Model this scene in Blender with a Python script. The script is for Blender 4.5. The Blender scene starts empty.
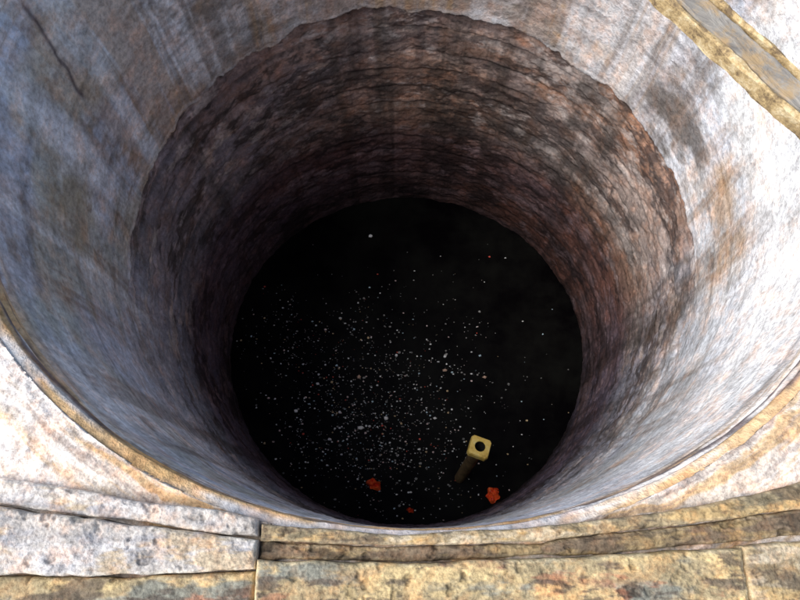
import bpy, math, random
import numpy as np
from mathutils import Vector
rng = np.random.default_rng(7); random.seed(7)
S = bpy.context.scene
S.view_settings.view_transform='Standard'; S.view_settings.look='None'; S.view_settings.exposure=0

CX, CY, R = 0.05, 1.25, 1.25
ZW = -3.203

# ---------- helpers
def vnoise(u, v, nu, nv, seed):
    g = np.random.default_rng(seed).random((nv+3, nu))
    x = (u*nu) % nu; y = np.clip(v,0,1)*nv
    xi = np.floor(x).astype(int); yi = np.floor(y).astype(int)
    fx = x-xi; fy = y-yi
    fx = fx*fx*(3-2*fx); fy = fy*fy*(3-2*fy)
    x0 = xi % nu; x1 = (xi+1) % nu
    return (g[yi,x0]*(1-fx)+g[yi,x1]*fx)*(1-fy)+(g[yi+1,x0]*(1-fx)+g[yi+1,x1]*fx)*fy
def fbm(u, v, nu, nv, seed, octv=4, gain=.5):
    a=1; s=0; t=0
    for o in range(octv):
        s = s + a*vnoise(u,v,nu*2**o,max(1,nv*2**o),seed+o*17); t+=a; a*=gain
    return s/t
def wn(x,y,cell,seed,octv=4):
    n=max(2,int(round(4/cell))); return fbm((x+2)/4,(y+1)/4,n,n,seed,octv)
def ss(a,b,x):
    t = np.clip((x-a)/(b-a),0,1); return t*t*(3-2*t)
def grid_mesh(name, P, closed_u=False, col=None, mat=None, smooth=True):
    nv, nu = P.shape[:2]
    me = bpy.data.meshes.new(name)
    idx = np.arange(nv*nu).reshape(nv,nu)
    if closed_u:
        r = np.roll(idx,-1,axis=1)
        q = np.stack([idx[:-1],r[:-1],r[1:],idx[1:]],-1).reshape(-1,4)
    else:
        q = np.stack([idx[:-1,:-1],idx[:-1,1:],idx[1:,1:],idx[1:,:-1]],-1).reshape(-1,4)
    n=len(q)
    me.vertices.add(nv*nu); me.vertices.foreach_set('co',P.reshape(-1).astype(np.float32))
    me.loops.add(n*4); me.loops.foreach_set('vertex_index',q.reshape(-1).astype(np.int32))
    me.polygons.add(n); me.polygons.foreach_set('loop_start',np.arange(0,n*4,4,dtype=np.int32))
    me.polygons.foreach_set('use_smooth',np.full(n,smooth))
    me.update(calc_edges=True)
    if col is not None:
        at = me.color_attributes.new('tint','FLOAT_COLOR','POINT')
        c = np.ones((nv*nu,4),np.float32); c[:,:3]=col.reshape(-1,3)
        at.data.foreach_set('color',c.reshape(-1))
    ob = bpy.data.objects.new(name,me); S.collection.objects.link(ob)
    if mat: me.materials.append(mat)
    return ob
def empty(name):
    e = bpy.data.objects.new(name,None); S.collection.objects.link(e); return e

class NT:
    def __init__(s,name):
        s.m=bpy.data.materials.new(name); s.m.use_nodes=True; s.t=s.m.node_tree
        s.b=s.t.nodes['Principled BSDF']
    def n(s,typ,**k):
        x=s.t.nodes.new(typ)
        for a,b in k.items():
            if a in x.inputs.keys(): x.inputs[a].default_value=b
            else: setattr(x,a,b)
        return x
    def l(s,a,b): s.t.links.new(a,b)
    def noise(s,vec,scale,detail=6,rough=.6,dist=0):
        x=s.n('ShaderNodeTexNoise'); x.inputs['Scale'].default_value=scale
        x.inputs['Detail'].default_value=detail; x.inputs['Roughness'].default_value=rough
        x.inputs['Distortion'].default_value=dist
        s.l(vec,x.inputs['Vector']); return x
    def ramp(s,fac,stops):
        r=s.n('ShaderNodeValToRGB'); e=r.color_ramp.elements
        while len(e)<len(stops): e.new(.5)
        for i,(p,c) in enumerate(stops):
            e[i].position=p; e[i].color=(*c,1) if len(c)==3 else c
        s.l(fac,r.inputs[0]); return r.outputs[0]
    def mix(s,a,b,f,mode='MIX'):
        x=s.n('ShaderNodeMix',data_type='RGBA',blend_type=mode)
        for v,i in ((f,0),(a,6),(b,7)):
            if isinstance(v,(int,float)): x.inputs[i].default_value=v
            elif isinstance(v,tuple): x.inputs[i].default_value=(*v,1)
            else: s.l(v,x.inputs[i])
        return x.outputs[2]
    def bump(s,h,dist,strength=1,prev=None):
        b=s.n('ShaderNodeBump'); b.inputs['Distance'].default_value=dist; b.inputs['Strength'].default_value=strength
        s.l(h,b.inputs['Height'])
        if prev: s.l(prev,b.inputs['Normal'])
        return b.outputs[0]

def masonry(name, sc=1.0, bd=.01, rough=.9, f1=.6, f2=.7, warm=.4):
    k=NT(name); tc=k.n('ShaderNodeTexCoord'); o=tc.outputs['Object']
    c=k.n('ShaderNodeVertexColor',layer_name='tint').outputs[0]
    n1=k.noise(o,9*sc,4,.70); n2=k.noise(o,46*sc,3,.72)
    c=k.mix(c,k.ramp(n1.outputs[0],[(.32,(.50,.48,.46)),(.5,(1,1,1)),(.68,(1.45,1.42,1.36))]),f1,'MULTIPLY')
    c=k.mix(c,k.ramp(n2.outputs[0],[(.34,(.34,.31,.31)),(.5,(1,1,1)),(.66,(1.6,1.6,1.6))]),f2,'MULTIPLY')
    sub=k.mix(c,k.mix(c,(1+.35*warm,1-.25*warm,1-.6*warm),1.0,'MULTIPLY'),k.ramp(n1.outputs['Color'],[(.48,(0,0,0)),(.64,(1,1,1))]))
    k.l(sub,k.b.inputs['Base Color']); k.b.inputs['Roughness'].default_value=rough
    k.b.inputs['Specular IOR Level'].default_value=.25
    k.l(k.bump(n2.outputs[0],bd,.9),k.b.inputs['Normal'])
    return k.m
M_wall=masonry('weathered_shaft_plaster',1.0,.008,.85,.55,.40,.35)
M_stone=masonry('weathered_rim_stone',2.2,.004,.9,.5,.5,.35)

# ---------- shaft lining
NU,NV=1400,700
u=np.arange(NU)/NU; ztop,zbot=0.0,-3.5
v=np.linspace(0,1,NV)
U,V=np.meshgrid(u,v); Z=ztop+(zbot-ztop)*V
TH=U*2*math.pi        # 0 = near side, pi/2 = +x, pi = far
def flare(z): return .04*ss(-.7,0,z)
big=fbm(U,V,7,4,1,4)-.5; med=fbm(U,V,40,22,2,4)-.5; fine=fbm(U,V,220,110,3,3)-.5
zs=-1.16+.16*(fbm(U[:1],V[:1]*0+.3,6,2,5,5)-.5) + .12*(fbm(U[:1],V[:1]*0+.6,60,2,6,5,.6)-.5)
zs=np.repeat(zs,NV,axis=0)
nearf=ss(-.25,.45,np.cos(TH)+.25*(fbm(U,V,8,6,401,4)-.5))
low=ss(0.004,-.010,Z-zs)
lowc=low*(1-nearf)+ss(.5,-.9,Z-zs+.9*(fbm(U,V,14,8,402,5)-.5))*nearf
course=.165
ph=(Z+.012*np.sin(TH*3)+.03*big+.016*med)/course
cid=np.floor(ph); cf=ph-cid
groove=np.exp(-(np.minimum(cf,1-cf)/.09)**2)
gm=ss(.38,.62,fbm(U,V,30,18,403,4))
ringoff=np.array([np.random.default_rng(int(i)+999).random() for i in range(-40,5)])[(cid+40).astype(int)]-.5
lump=fbm(U,V,90,44,410,4,.6)-.5
r=R+.012*big+.007*med*(1+low)+.004*fine*(1+2*low)+.024*lump*low
r=r+low*((.036+.014*ringoff)*(1-.75*nearf)+.010*groove*gm)+(1-low)*.002*groove
wet_shade=ss(-2.0,-2.35,Z+.25*big)
r=r-wet_shade*.02
for zc,a in ((-.030,.010),(-.075,.012),(-.13,.007)):
    r=r+a*np.exp(-((Z-zc+.006*med*3)/.009)**2)
r=r+.03*ss(-.02,0,Z)
sx=1.0+.04*V+flare(Z)
X=CX+r*sx*np.sin(TH); Y=CY-r*np.cos(TH)
P=np.stack([X,Y,Z],-1)
def L2(c,b,t): return c*(1-t[...,None])+np.array(b)*t[...,None]
def blob(th,z,wth,wz):
    d=(TH-th+math.pi)%(2*math.pi)-math.pi
    return np.exp(-(d/wth)**2-((Z-z)/wz)**2)
far=ss(.5,1.0,(1-np.cos(TH))/2)
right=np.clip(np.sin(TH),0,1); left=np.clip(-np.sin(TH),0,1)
nzA=fbm(U,V,18,10,201,6,.65); nzB=fbm(U,V,60,34,202,5,.7)
col=np.broadcast_to(np.array((.52,.575,.69)),(NV,NU,3)).copy()
col=L2(col,(.42,.44,.39),ss(.46,.60,fbm(U,V,9,7,11,5,.6))*.75)
col=L2(col,(.72,.76,.84),right*.7)  # right side painted paler, as the sun brightens it
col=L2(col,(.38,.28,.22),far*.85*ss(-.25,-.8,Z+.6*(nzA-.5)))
col=L2(col,(.50,.29,.10),ss(.55,.66,fbm(U,V,16,7,21,6,.65))*(.2+.4*right+.3*far))
col=L2(col,(.80,.84,.90),ss(.50,.66,fbm(U,V,12,5,31,6,.6))*.7)
col=L2(col,(.20,.17,.14),ss(.56,.68,fbm(U,V,26,14,33,6,.7))*.6)
dr=fbm(U+.01*big,V*.25,70,3,41,6,.65)
col=L2(col,(.22,.18,.15),ss(.53,.68,dr)*.6*ss(-.1,-.6,Z))
col=L2(col,(.42,.26,.12),ss(.54,.68,fbm(U+.008*big,V*.3,50,3,47,6,.65))*.55*(.3+.7*ss(.2,-.6,np.cos(TH))))
col=L2(col,(.80,.83,.88),ss(.56,.70,fbm(U+.012*big,V*.2,60,3,43,5,.6))*.5)
col=col*(1-.25*(groove*ss(.35,.6,nzB))[...,None])
col=col*(1+.20*(fbm(U,V,10,160,44,3)-.5)[...,None]*2)
col=L2(col,(.89,.89,.90),np.clip(2.8*blob(.98,-.16,.50,.42)*(.4+1.2*nzA),0,1))  # sun glare on the upper right wall, painted as a white patch
col=L2(col,(.88,.89,.90),ss(.22,.6,blob(1.62,-.36,.32,.32)*(.4+1.2*nzA)))  # second bright sunlit patch, also painted into the wall colour
col=L2(col,(.42,.25,.11),ss(.28,.9,blob(1.45,-.88,.32,.30)*(-.4+2.6*nzA))*.7)
col=L2(col,(.12,.10,.085),ss(.30,.75,blob(1.92,-1.02,.25,.24)*(-.6+3.1*nzA))*.85)
col=L2(col,(.80,.83,.90),ss(.25,.7,blob(4.64,-.5,.08,.60)*(.2+1.6*nzA))*.75)
col=L2(col,(.30,.25,.16),ss(.25,.75,blob(4.80,-.55,.22,.28)*(-.6+3.0*nzA))*.7)
crack=np.exp(-((TH-4.465-.02*np.sin(Z*9)-.06*med)/.006)**2)*ss(-.08,-.14,Z)*ss(-.56,-.5,Z)
col=L2(col,(.09,.07,.08),crack*.85)
# lower, rough lining
lc=np.broadcast_to(np.array((.25,.18,.16)),(NV,NU,3)).copy()
lc=L2(lc,(.40,.29,.24),ss(.45,.60,fbm(U,V,14,12,51,6,.68)))
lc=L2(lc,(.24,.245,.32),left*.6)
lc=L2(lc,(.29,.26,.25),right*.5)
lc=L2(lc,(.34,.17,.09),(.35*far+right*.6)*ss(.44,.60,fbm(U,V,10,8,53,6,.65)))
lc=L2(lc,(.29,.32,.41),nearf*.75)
lc=L2(lc,(.06,.043,.04),ss(.49,.60,fbm(U,V,26,22,55,6,.75))*.85)
lc=L2(lc,(.56,.49,.46),ss(.55,.66,fbm(U,V,34,28,56,6,.75))*.6)
lc=L2(lc,(.08,.06,.05),ss(.54,.70,fbm(U+.01*big,V*.3,60,4,57,5,.65))*.6)
lc=L2(lc,(.08,.05,.045),ss(.25,.8,blob(3.36,-1.42,.040,.35)*(.2+1.5*nzA)+blob(3.10,-1.4,.035,.3)*(.2+1.5*nzA))*.7)
# staggered vertical joints of the masonry courses
jt=((U*46+.5*(cid%2)+.15*np.sin(cid*7.3))%1.0)
joint=np.exp(-(np.minimum(jt,1-jt)/.035)**2)
lc=lc*(1-.50*np.maximum(groove*gm,.55*joint*gm)[...,None])*(1+.34*ringoff[...,None])
lc=lc*(1+1.2*lump[...,None])
midd=ss(-1.2,-2.2,Z); lc=lc*(1-.22*midd[...,None])  # fading light down the shaft, painted into the lower lining
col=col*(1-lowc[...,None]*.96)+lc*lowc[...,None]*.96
ef=(1-nearf)
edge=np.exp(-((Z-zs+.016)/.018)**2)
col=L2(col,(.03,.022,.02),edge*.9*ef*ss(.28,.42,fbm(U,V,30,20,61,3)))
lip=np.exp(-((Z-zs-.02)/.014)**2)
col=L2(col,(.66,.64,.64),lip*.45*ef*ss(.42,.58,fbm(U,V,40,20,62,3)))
col=col*(1-wet_shade[...,None]*np.array([.50,.60,.54]))  # damp tone, deepened to paint in the loss of light with depth
deep=ss(-2.5,-3.1,Z); col=col*(1-.45*deep[...,None])  # painted shade, the lining colour dims towards the water
nearw=.08+.92*ss(.0,.55,np.cos(TH))
top=ss(-.20-.15*big,-.05,Z)*nearw
stripes=ss(.44,.56,fbm(U,V,14,90,71,5,.6))
col=L2(col,(.60,.37,.14),top*(.15+.70*stripes))
col=L2(col,(.12,.09,.10),ss(.53,.61,fbm(U,V,16,120,73,4,.6))*top*.85)
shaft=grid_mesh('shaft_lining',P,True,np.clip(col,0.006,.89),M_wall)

# ---------- collar (top of the rim)
NR=130
rr=np.linspace(0,1,NR)**1.3
U2,V2=np.meshgrid(u,rr); T2=U2*2*math.pi
r2=R+.03+ V2*.62
X2=CX+r2*1.04*np.sin(T2); Y2=CY-r2*np.cos(T2)
h=.022*(wn(X2,Y2,.10,81,5)-.5)+.008*(wn(X2,Y2,.014,82,3)-.5)+.008*ss(.0,.05,V2)
h=h-.018*ss(.16,.06,Y2)*ss(0,.04,V2)
P2=np.stack([X2,Y2,h],-1); P2[0]=P[0]
wx=U2+.004*(wn(X2,Y2,.08,91,4)-.5); wv=V2+.10*(wn(X2,Y2,.12,92,5)-.5)
c2=np.broadcast_to(np.array((.62,.55,.48)),(NR,NU,3)).copy()
c2=L2(c2,(.56,.36,.16),ss(.47,.60,fbm(wx,wv,16,26,83,6,.6))*.75)
c2=L2(c2,(.26,.21,.20),ss(.55,.67,fbm(wx,wv,16,36,84,6,.64))*.6)
c2=L2(c2,(.84,.80,.77),ss(.48,.62,fbm(wx,wv,16,18,85,6,.6))*.8)
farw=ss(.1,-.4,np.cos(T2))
c2=L2(c2,(.86,.86,.86),farw*.95)  # far and right collar painted near white for the light on it
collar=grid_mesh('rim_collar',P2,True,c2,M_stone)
zo=np.linspace(0,-.6,20); U3,V3=np.meshgrid(u,zo)
ro=R+.65+.01*(fbm(U3,-V3/.6,60,10,86,4)-.5)
P3=np.stack([CX+ro*1.04*np.sin(U3*2*math.pi),CY-ro*np.cos(U3*2*math.pi),V3],-1); P3[0]=P2[-1]
outer=grid_mesh('outer_face',P3,True,np.broadcast_to(np.array((.4,.36,.3)),P3.shape),M_stone)
well=empty('stone_well')
for o in (shaft,collar,outer): o.parent=well

# ---------- rough kerb stones
def slab(name, inner, outr, z0, z1, seed, colors, n=260, m=60, rnd=.010, rough=.008, edgec=(.50,.42,.28), ea=.65):
    def poly(pl,t):
        pl=np.array(pl,float); d=np.r_[0,np.cumsum(np.hypot(*np.diff(pl,axis=0).T))]; d/=d[-1]
        return np.stack([np.interp(t,d,pl[:,0]),np.interp(t,d,pl[:,1])],-1)
    t=np.linspace(0,1,n); s=np.linspace(0,1,m)
    A=poly(inner,t); B=poly(outr,t)
    T,Sv=np.meshgrid(t,s)
    XY=A[None]*(1-Sv[...,None])+B[None]*Sv[...,None]
    dirn=(B-A); W=np.hypot(*dirn.T)[None]; ln=np.hypot(*(A[-1]-A[0]))
    wob=(wn(XY[...,0],XY[...,1]*0+seed*.001,.07,seed+3,5)-.5)
    XY=XY+ (dirn/np.hypot(*dirn.T)[:,None])[None]*(wob*.012*np.cos(Sv*math.pi))[...,None]
    x,y=XY[...,0],XY[...,1]
    e=np.minimum(np.minimum(Sv,1-Sv)*W,np.minimum(T,1-T)*ln)
    q=rnd*(.5+1.3*wn(x,y,.04,seed+9,3))
    k=np.clip(1-e/q,0,1); drop=q*(1-np.sqrt(np.clip(1-k*k,0,1)))
    Zt=z1-drop+rough*2.5*(wn(x,y,.09,seed,5)-.5)+rough*.9*(wn(x,y,.012,seed+1,3)-.5)
    pit=ss(.64,.80,wn(x,y,.03,seed+4,4)); Zt=Zt-pit*.006
    Pm=np.concatenate([XY,Zt[...,None]],-1)
    full=np.zeros((m+2,n+2,3)); full[1:-1,1:-1]=Pm
    full[0,1:-1]=Pm[0]; full[-1,1:-1]=Pm[-1]; full[:,0]=full[:,1]; full[:,-1]=full[:,-2]
    full[0,:,2]=z0; full[-1,:,2]=z0; full[:,0,2]=z0; full[:,-1,2]=z0
    c=np.broadcast_to(np.array(colors[0]),(m,n,3)).copy()
    for i,(cc,lo,hi,a,cell) in enumerate(colors[1:]):
        c=L2(c,cc,ss(lo,hi,fbm((x*.45+2)/4,(y*1.4+1)/4,int(4/cell),int(4/cell),seed+30+i*5,6,.62))*a)
    c=L2(c,edgec,np.clip(1-e/.009,0,1)*ea*ss(.38,.55,wn(x,y,.06,seed+77,3)))
    c=c*(1-.35*pit[...,None])
    cf_=np.zeros((m+2,n+2,3)); cf_[1:-1,1:-1]=c; cf_[0]=cf_[1];cf_[-1]=cf_[-2];cf_[:,0]=cf_[:,1];cf_[:,-1]=cf_[:,-2]
    cf_[0]*=.3; cf_[-1]*=.3; cf_[:,0]*=.4; cf_[:,-1]*=.4
    o=grid_mesh(name,full,False,cf_,M_stone); o.parent=well
    return o
ochre=[(.30,.235,.14),((.18,.155,.10),.44,.58,.8,.09),((.48,.34,.16),.5,.62,.8,.08),((.10,.08,.06),.54,.64,.8,.05),((.54,.47,.35),.56,.68,.7,.06)]
grey=[(.46,.43,.40),((.34,.34,.36),.44,.58,.8,.12),((.50,.38,.22),.51,.62,.65,.08),((.60,.58,.57),.53,.65,.7,.10)]
brn=[(.36,.29,.17),((.22,.23,.20),.44,.58,.85,.11),((.34,.15,.09),.56,.66,.65,.06),((.56,.43,.22),.5,.62,.75,.08),((.10,.08,.065),.56,.66,.8,.05)]
dark=[(.17,.13,.09),((.32,.24,.12),.48,.62,.7,.06),((.07,.055,.04),.5,.62,.8,.05)]
slab('kerb_stone_a',[(-.95,.118),(-.62,.066),(-.318,.024)],[(-.93,.056),(-.62,.018),(-.312,-.018)],-.05,.034,100,grey,260,40,edgec=(.84,.80,.74),ea=.9)
slab('kerb_stone_b',[(-.93,.052),(-.62,.014),(-.312,-.021)],[(-.93,-.094),(-.62,-.096),(-.312,-.084)],-.05,.052,120,grey,260,80,edgec=(.76,.70,.58))
slab('kerb_stone_c',[(-.309,.010),(0,-.012),(.3,.002),(.6,.037),(.72,.058),(.92,.10),(1.1,.16)],[(-.309,-.026),(0,-.036),(.3,-.026),(.72,.018),(.92,.045),(1.1,.08)],-.05,.026,140,ochre,560,50)
slab('kerb_stone_e',[(-.309,-.029),(0,-.039),(.3,-.029),(.72,.015),(1.1,.077)],[(-.309,-.062),(0,-.068),(.45,-.052),(1.1,.004)],-.05,.014,160,dark,560,50)
slab('kerb_stone_f',[(-.309,-.065),(0,-.071),(.45,-.055),(.74,-.038)],[(-.309,-.26),(0,-.26),(.74,-.25)],-.05,.050,180,brn,460,110,edgec=(.76,.64,.40),ea=.9)
slab('kerb_stone_g',[(.745,-.037),(1.1,-.006)],[(.745,-.25),(1.1,-.24)],-.05,.040,190,ochre,200,80,edgec=(.70,.58,.36),ea=.9)
slab('kerb_stone_h',[(-1.2,-.100),(-.608,-.099),(-.313,-.087)],[(-1.2,-.26),(-.608,-.26),(-.313,-.26)],-.05,.036,200,brn,260,60)

# ---------- ground
def ground():
    rad=np.array([1.85,2.1,2.4,3,4,6,10,20,40,100,300]); uu=np.arange(96)/96
    A,Rr=np.meshgrid(uu*2*math.pi,rad)
    P=np.stack([CX+Rr*np.sin(A),CY-Rr*np.cos(A),np.full_like(A,-.45)],-1)
    k=NT('dusty_ground'); tc=k.n('ShaderNodeTexCoord'); o=tc.outputs['Object']
    a=k.noise(o,.8,6,.65); b=k.noise(o,30,4,.7)
    c=k.ramp(a.outputs[0],[(.3,(.30,.25,.19)),(.7,(.46,.40,.33))])
    c=k.mix(c,k.ramp(b.outputs[0],[(.3,(.6,.6,.6)),(.7,(1.3,1.3,1.3))]),.7,'MULTIPLY')
    k.l(c,k.b.inputs['Base Color']); k.b.inputs['Roughness'].default_value=.95
    grid_mesh('ground',P,True,None,k.m)
ground()

# ---------- water
def water():
    nr=60; na=256
    A,Rr=np.meshgrid(np.arange(na)/na*2*math.pi,np.linspace(0.001,R*1.06,nr))
    P=np.stack([CX+Rr*1.04*np.sin(A),CY-Rr*np.cos(A),np.full_like(A,ZW)],-1)
    k=NT('stagnant_water'); tc=k.n('ShaderNodeTexCoord'); o=tc.outputs['Object']
    a=k.noise(o,2.2,6,.7)
    c=k.ramp(a.outputs[0],[(.40,(.002,.0015,.002)),(.65,(.008,.008,.007))])
    k.l(c,k.b.inputs['Base Color']); k.b.inputs['Roughness'].default_value=.35; k.b.inputs['IOR'].default_value=1.33
    k.b.inputs['Specular IOR Level'].default_value=.06
    grid_mesh('water',P,True,None,k.m)
water()

# ---------- floating debris
def debris():
    vs=[];fs=[];cs=[]
    pal=[((.88,.88,.86),.30),((.80,.62,.58),.08),((.55,.72,.80),.07),((.60,.44,.24),.06),((.75,.10,.06),.04),((.34,.33,.31),.25),((.16,.16,.15),.20)]
    pc=[p[0] for p in pal]; pw=np.array([p[1] for p in pal]); pw=pw/pw.sum()
    def flake(x,y,s,c=None):
        n=random.randint(4,7); b=len(vs); c=c or pc[rng.choice(len(pc),p=pw)]
        a0=random.random()*6.28; el=random.uniform(.5,1)
        hgt=s*random.uniform(.25,.7)
        for i in range(n):
            a=a0+i/n*6.283; q=s*random.uniform(.7,1.15)
            vs.append((x+q*math.cos(a),y+q*el*math.sin(a),ZW-.001)); cs.append(c)
        for i in range(n):
            a=a0+i/n*6.283; q=s*random.uniform(.4,.8)
            vs.append((x+q*math.cos(a),y+q*el*math.sin(a),ZW+hgt*random.uniform(.7,1.2))); cs.append(c)
        fs.append(tuple(range(b+n,b+2*n)))
        for i in range(n):
            j=(i+1)%n; fs.append((b+i,b+j,b+n+j,b+n+i))
    def inside(x,y): return ((x-CX)/(R*1.03))**2+((y-CY)/R)**2<.97
    cl=[(-.08,.85,.40,.40,950),(-.05,.45,.34,.20,330),(-.85,1.35,.20,.18,170),(-.35,.95,.35,.35,380),(.1,1.0,.7,.6,300)]
    for (x,y,sx_,sy_,n) in cl:
        subs=[(rng.normal(x,sx_),rng.normal(y,sy_)) for _ in range(max(6,n//8))]
        for i in range(n):
            a,b=subs[rng.integers(len(subs))]
            if random.random()<.5: a,b=rng.normal(x,sx_),rng.normal(y,sy_)
            px=rng.normal(a,.06); py=rng.normal(b,.06)
            if inside(px,py):
                s=.0030+.007*random.random()**2.3
                if random.random()<.04: s=random.uniform(.010,.014)
                flake(px,py,s)
    w=(.88,.87,.84)
    for (x,y,s) in ((-.23,2.18,.020),(-.28,.68,.026),(-.6,1.0,.016),(-.45,1.5,.014),(.25,.75,.016),(-.5,.6,.020),(-.75,.8,.016),(-.1,.75,.02)):
        flake(x,y,s,w)
    for (x,y,s) in ((.33,1.1,.022),(.62,1.05,.022),(-.3,1.05,.018)): flake(x,y,s,(.55,.36,.26))
    me=bpy.data.meshes.new('floating_debris'); me.from_pydata(vs,[],fs); me.update()
    at=me.color_attributes.new('tint','FLOAT_COLOR','POINT')
    at.data.foreach_set('color',np.array([(*c,1) for c in cs],np.float32).reshape(-1))
    k=NT('foam_and_litter'); k.l(k.n('ShaderNodeVertexColor',layer_name='tint').outputs[0],k.b.inputs['Base Color'])
    k.b.inputs['Roughness'].default_value=.6
    me.materials.append(k.m)
    ob=bpy.data.objects.new('floating_debris',me); S.collection.objects.link(ob)
debris()

# ---------- red plastic scraps
k=NT('red_plastic'); tc=k.n('ShaderNodeTexCoord'); nn=k.noise(tc.outputs['Object'],40,4,.6)
k.l(k.ramp(nn.outputs[0],[(.3,(.78,.03,.01)),(.7,(.90,.16,.03))]),k.b.inputs['Base Color']); k.b.inputs['Roughness'].default_value=.45
M_red=k.m
def scrap(x,y,s,seed):
    rg=np.random.default_rng(seed); nr,na=8,28
    A,Q=np.meshgrid(np.arange(na)/na*2*math.pi,np.linspace(.02,1,nr))
    out=1+.22*np.sin(A*2+seed)+.14*np.sin(A*5+seed*2)+.10*rg.random(na)[None]
    rad=s*Q*out
    z=.012+.018*np.sin(A*3+Q*4+seed)*Q+.01*rg.random((nr,na))
    P=np.stack([x+rad*np.cos(A),y+rad*np.sin(A)*.85,ZW+z],-1)
    grid_mesh('red_plastic_scrap',P,True,None,M_red,False)
scrap(-.18,.29,.044,3); scrap(.64,.22,.050,5); scrap(.07,.12,.020,9)

# ---------- pipe standing in the water, angular collar with a round bore
def pipe():
    root=empty('pipe')
    d=np.array((.497-.417,.482-.336,.573)); d/=np.linalg.norm(d)
    top=np.array((.497,.482,-2.63)); L=.62
    a=np.cross(d,(0,0,1.)); a/=np.linalg.norm(a); b=np.cross(d,a)
    k=NT('ochre_pipe'); tc=k.n('ShaderNodeTexCoord'); n1=k.noise(tc.outputs['Object'],25,6,.7)
    k.l(k.ramp(n1.outputs[0],[(.3,(.55,.34,.06)),(.5,(.85,.60,.14)),(.7,(.88,.72,.30))]),k.b.inputs['Base Color'])
    k.b.inputs['Roughness'].default_value=.6
    kb=NT('shaded_bore'); kb.b.inputs['Base Color'].default_value=(.012,.010,.008,1); kb.b.inputs['Roughness'].default_value=.9  # shade inside the hole, painted as a near-black bore colour
    kd=NT('slimy_pipe'); n2=kd.noise(kd.n('ShaderNodeTexCoord').outputs['Object'],18,5,.7)
    kd.l(kd.ramp(n2.outputs[0],[(.35,(.09,.06,.03)),(.65,(.26,.18,.09))]),kd.b.inputs['Base Color'])
    def ringset(name,rows_,mat,n=48,sm=True):
        ang=np.arange(n)/n*2*math.pi
        hx6=.90/np.maximum(np.cos((ang%(math.pi/2))-math.pi/4),.5)
        hx6=np.minimum(hx6,1.14)
        rows=[]
        for r_,t_,hx in rows_:
            rad=np.broadcast_to(r_*(hx6 if hx else 1),(n,)); g=ang+.95
            rows.append(top+d*t_+(np.cos(g)[:,None]*a+np.sin(g)[:,None]*b)*rad[:,None])
        o=grid_mesh(name,np.array(rows),True,None,mat,sm); o.parent=root
    ringset('pipe_body',[(.036,-L,0),(.038,-L*.5,0),(.042,-.03,0),(.046,-.001,0)],kd.m)
    ringset('pipe_bore',[(.0325,.008,0),(.031,-.25,0),(.0005,-.25,0)],kb.m)
    ringset('collar',[(.0465,-.05,0),(.066,-.046,1),(.073,-.036,1),(.073,-.004,1),(.068,.006,1),(.036,.010,0),(.0325,.006,0)],k.m,48,False)
pipe()

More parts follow.
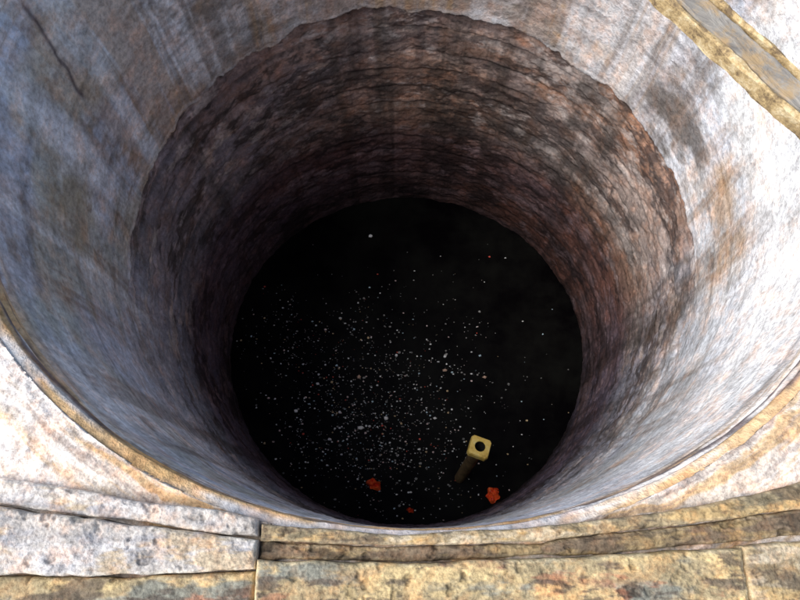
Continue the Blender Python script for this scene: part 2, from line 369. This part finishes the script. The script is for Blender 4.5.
# ---------- timber beam laid across the corner of the well
def beam():
    k=NT('weathered_timber'); tc=k.n('ShaderNodeTexCoord'); o=tc.outputs['Object']
    mp=k.n('ShaderNodeMapping'); mp.inputs['Scale'].default_value=(3,9,9); k.l(o,mp.inputs[0])
    g=k.noise(mp.outputs[0],3,6,.7,.6); n2=k.noise(o,14,5,.7)
    c=k.ramp(g.outputs[0],[(.3,(.12,.11,.10)),(.5,(.27,.25,.22)),(.7,(.44,.41,.36))])
    c=k.mix(c,(.40,.27,.13),k.ramp(n2.outputs[0],[(.46,(0,0,0)),(.62,(.8,.8,.8))]))
    k.l(c,k.b.inputs['Base Color']); k.b.inputs['Roughness'].default_value=.85
    k.l(k.bump(g.outputs[0],.01,.8),k.b.inputs['Normal'])
    k2=NT('ochre_batten'); o=k2.n('ShaderNodeTexCoord').outputs['Object']; n3=k2.noise(o,16,6,.75)
    k2.l(k2.ramp(n3.outputs[0],[(.38,(.16,.11,.06)),(.50,(.46,.33,.16)),(.64,(.72,.60,.38))]),k2.b.inputs['Base Color'])
    k2.b.inputs['Roughness'].default_value=.9
    k2.l(k2.bump(n3.outputs[0],.012,.8),k2.b.inputs['Normal'])
    root=empty('timber_beam')
    def board(name,L,w,h_,y0,z0,seed,mat):
        n=420; bev=.005
        pts=[(0,bev),(bev,0),(w-bev,0),(w,bev),(w,h_-bev),(w-bev,h_),(bev,h_),(0,h_-bev)]
        xs=np.linspace(-L/2,L/2,n); P=np.zeros((n+2,8,3))
        for j,(py,pz) in enumerate(pts):
            P[1:-1,j,0]=xs
            P[1:-1,j,1]=y0+py+.008*(fbm(np.linspace(0,.9,n),np.full(n,.1*j),30,9,seed+j//2,5,.6)-.5)*2
            P[1:-1,j,2]=z0+pz+.006*(fbm(np.linspace(0,.9,n),np.full(n,.1*j),30,9,seed+40+j//2,5,.6)-.5)*2
        for e,s_ in ((0,1),(-1,-2)): P[e]=P[s_].mean(axis=0)
        ob=grid_mesh(name,P,True,None,mat,False); ob.parent=root
    board('main_timber',2.5,.075,.045,.028,.035,300,k.m)
    board('edge_batten',2.5,.020,.052,.0,.035,330,k2.m)
    board('rear_batten',2.5,.014,.050,.113,.035,350,k2.m)
    root.location=(.765,1.355,0.02); root.rotation_euler=(0,0,math.atan2(-.803,.596))
beam()

# ---------- light
W=bpy.data.worlds.new('World'); S.world=W; W.use_nodes=True
nt=W.node_tree; sky=nt.nodes.new('ShaderNodeTexSky'); sky.sky_type='NISHITA'; sky.sun_disc=False
EL=math.radians(51); AZ=math.radians(-105)
sky.sun_elevation=EL; sky.sun_rotation=AZ; sky.air_density=1; sky.dust_density=2
nt.links.new(sky.outputs[0],nt.nodes['Background'].inputs[0]); nt.nodes['Background'].inputs[1].default_value=.15
sd=bpy.data.lights.new('sun','SUN'); sd.energy=4.9; sd.angle=math.radians(58); sd.color=(1,.97,.93)
so=bpy.data.objects.new('sun',sd); S.collection.objects.link(so)
dv=Vector((math.sin(AZ)*math.cos(EL),math.cos(AZ)*math.cos(EL),math.sin(EL)))
so.rotation_euler=dv.to_track_quat('Z','Y').to_euler(); so.location=(-5,0,5)

cam=bpy.data.cameras.new('camera'); co=bpy.data.objects.new('camera',cam); S.collection.objects.link(co)
cam.sensor_width=36; cam.lens=29.9; cam.clip_start=.02; cam.clip_end=1000
co.location=(0,0,1.577); co.rotation_euler=(math.radians(19),0,0)
S.camera=co
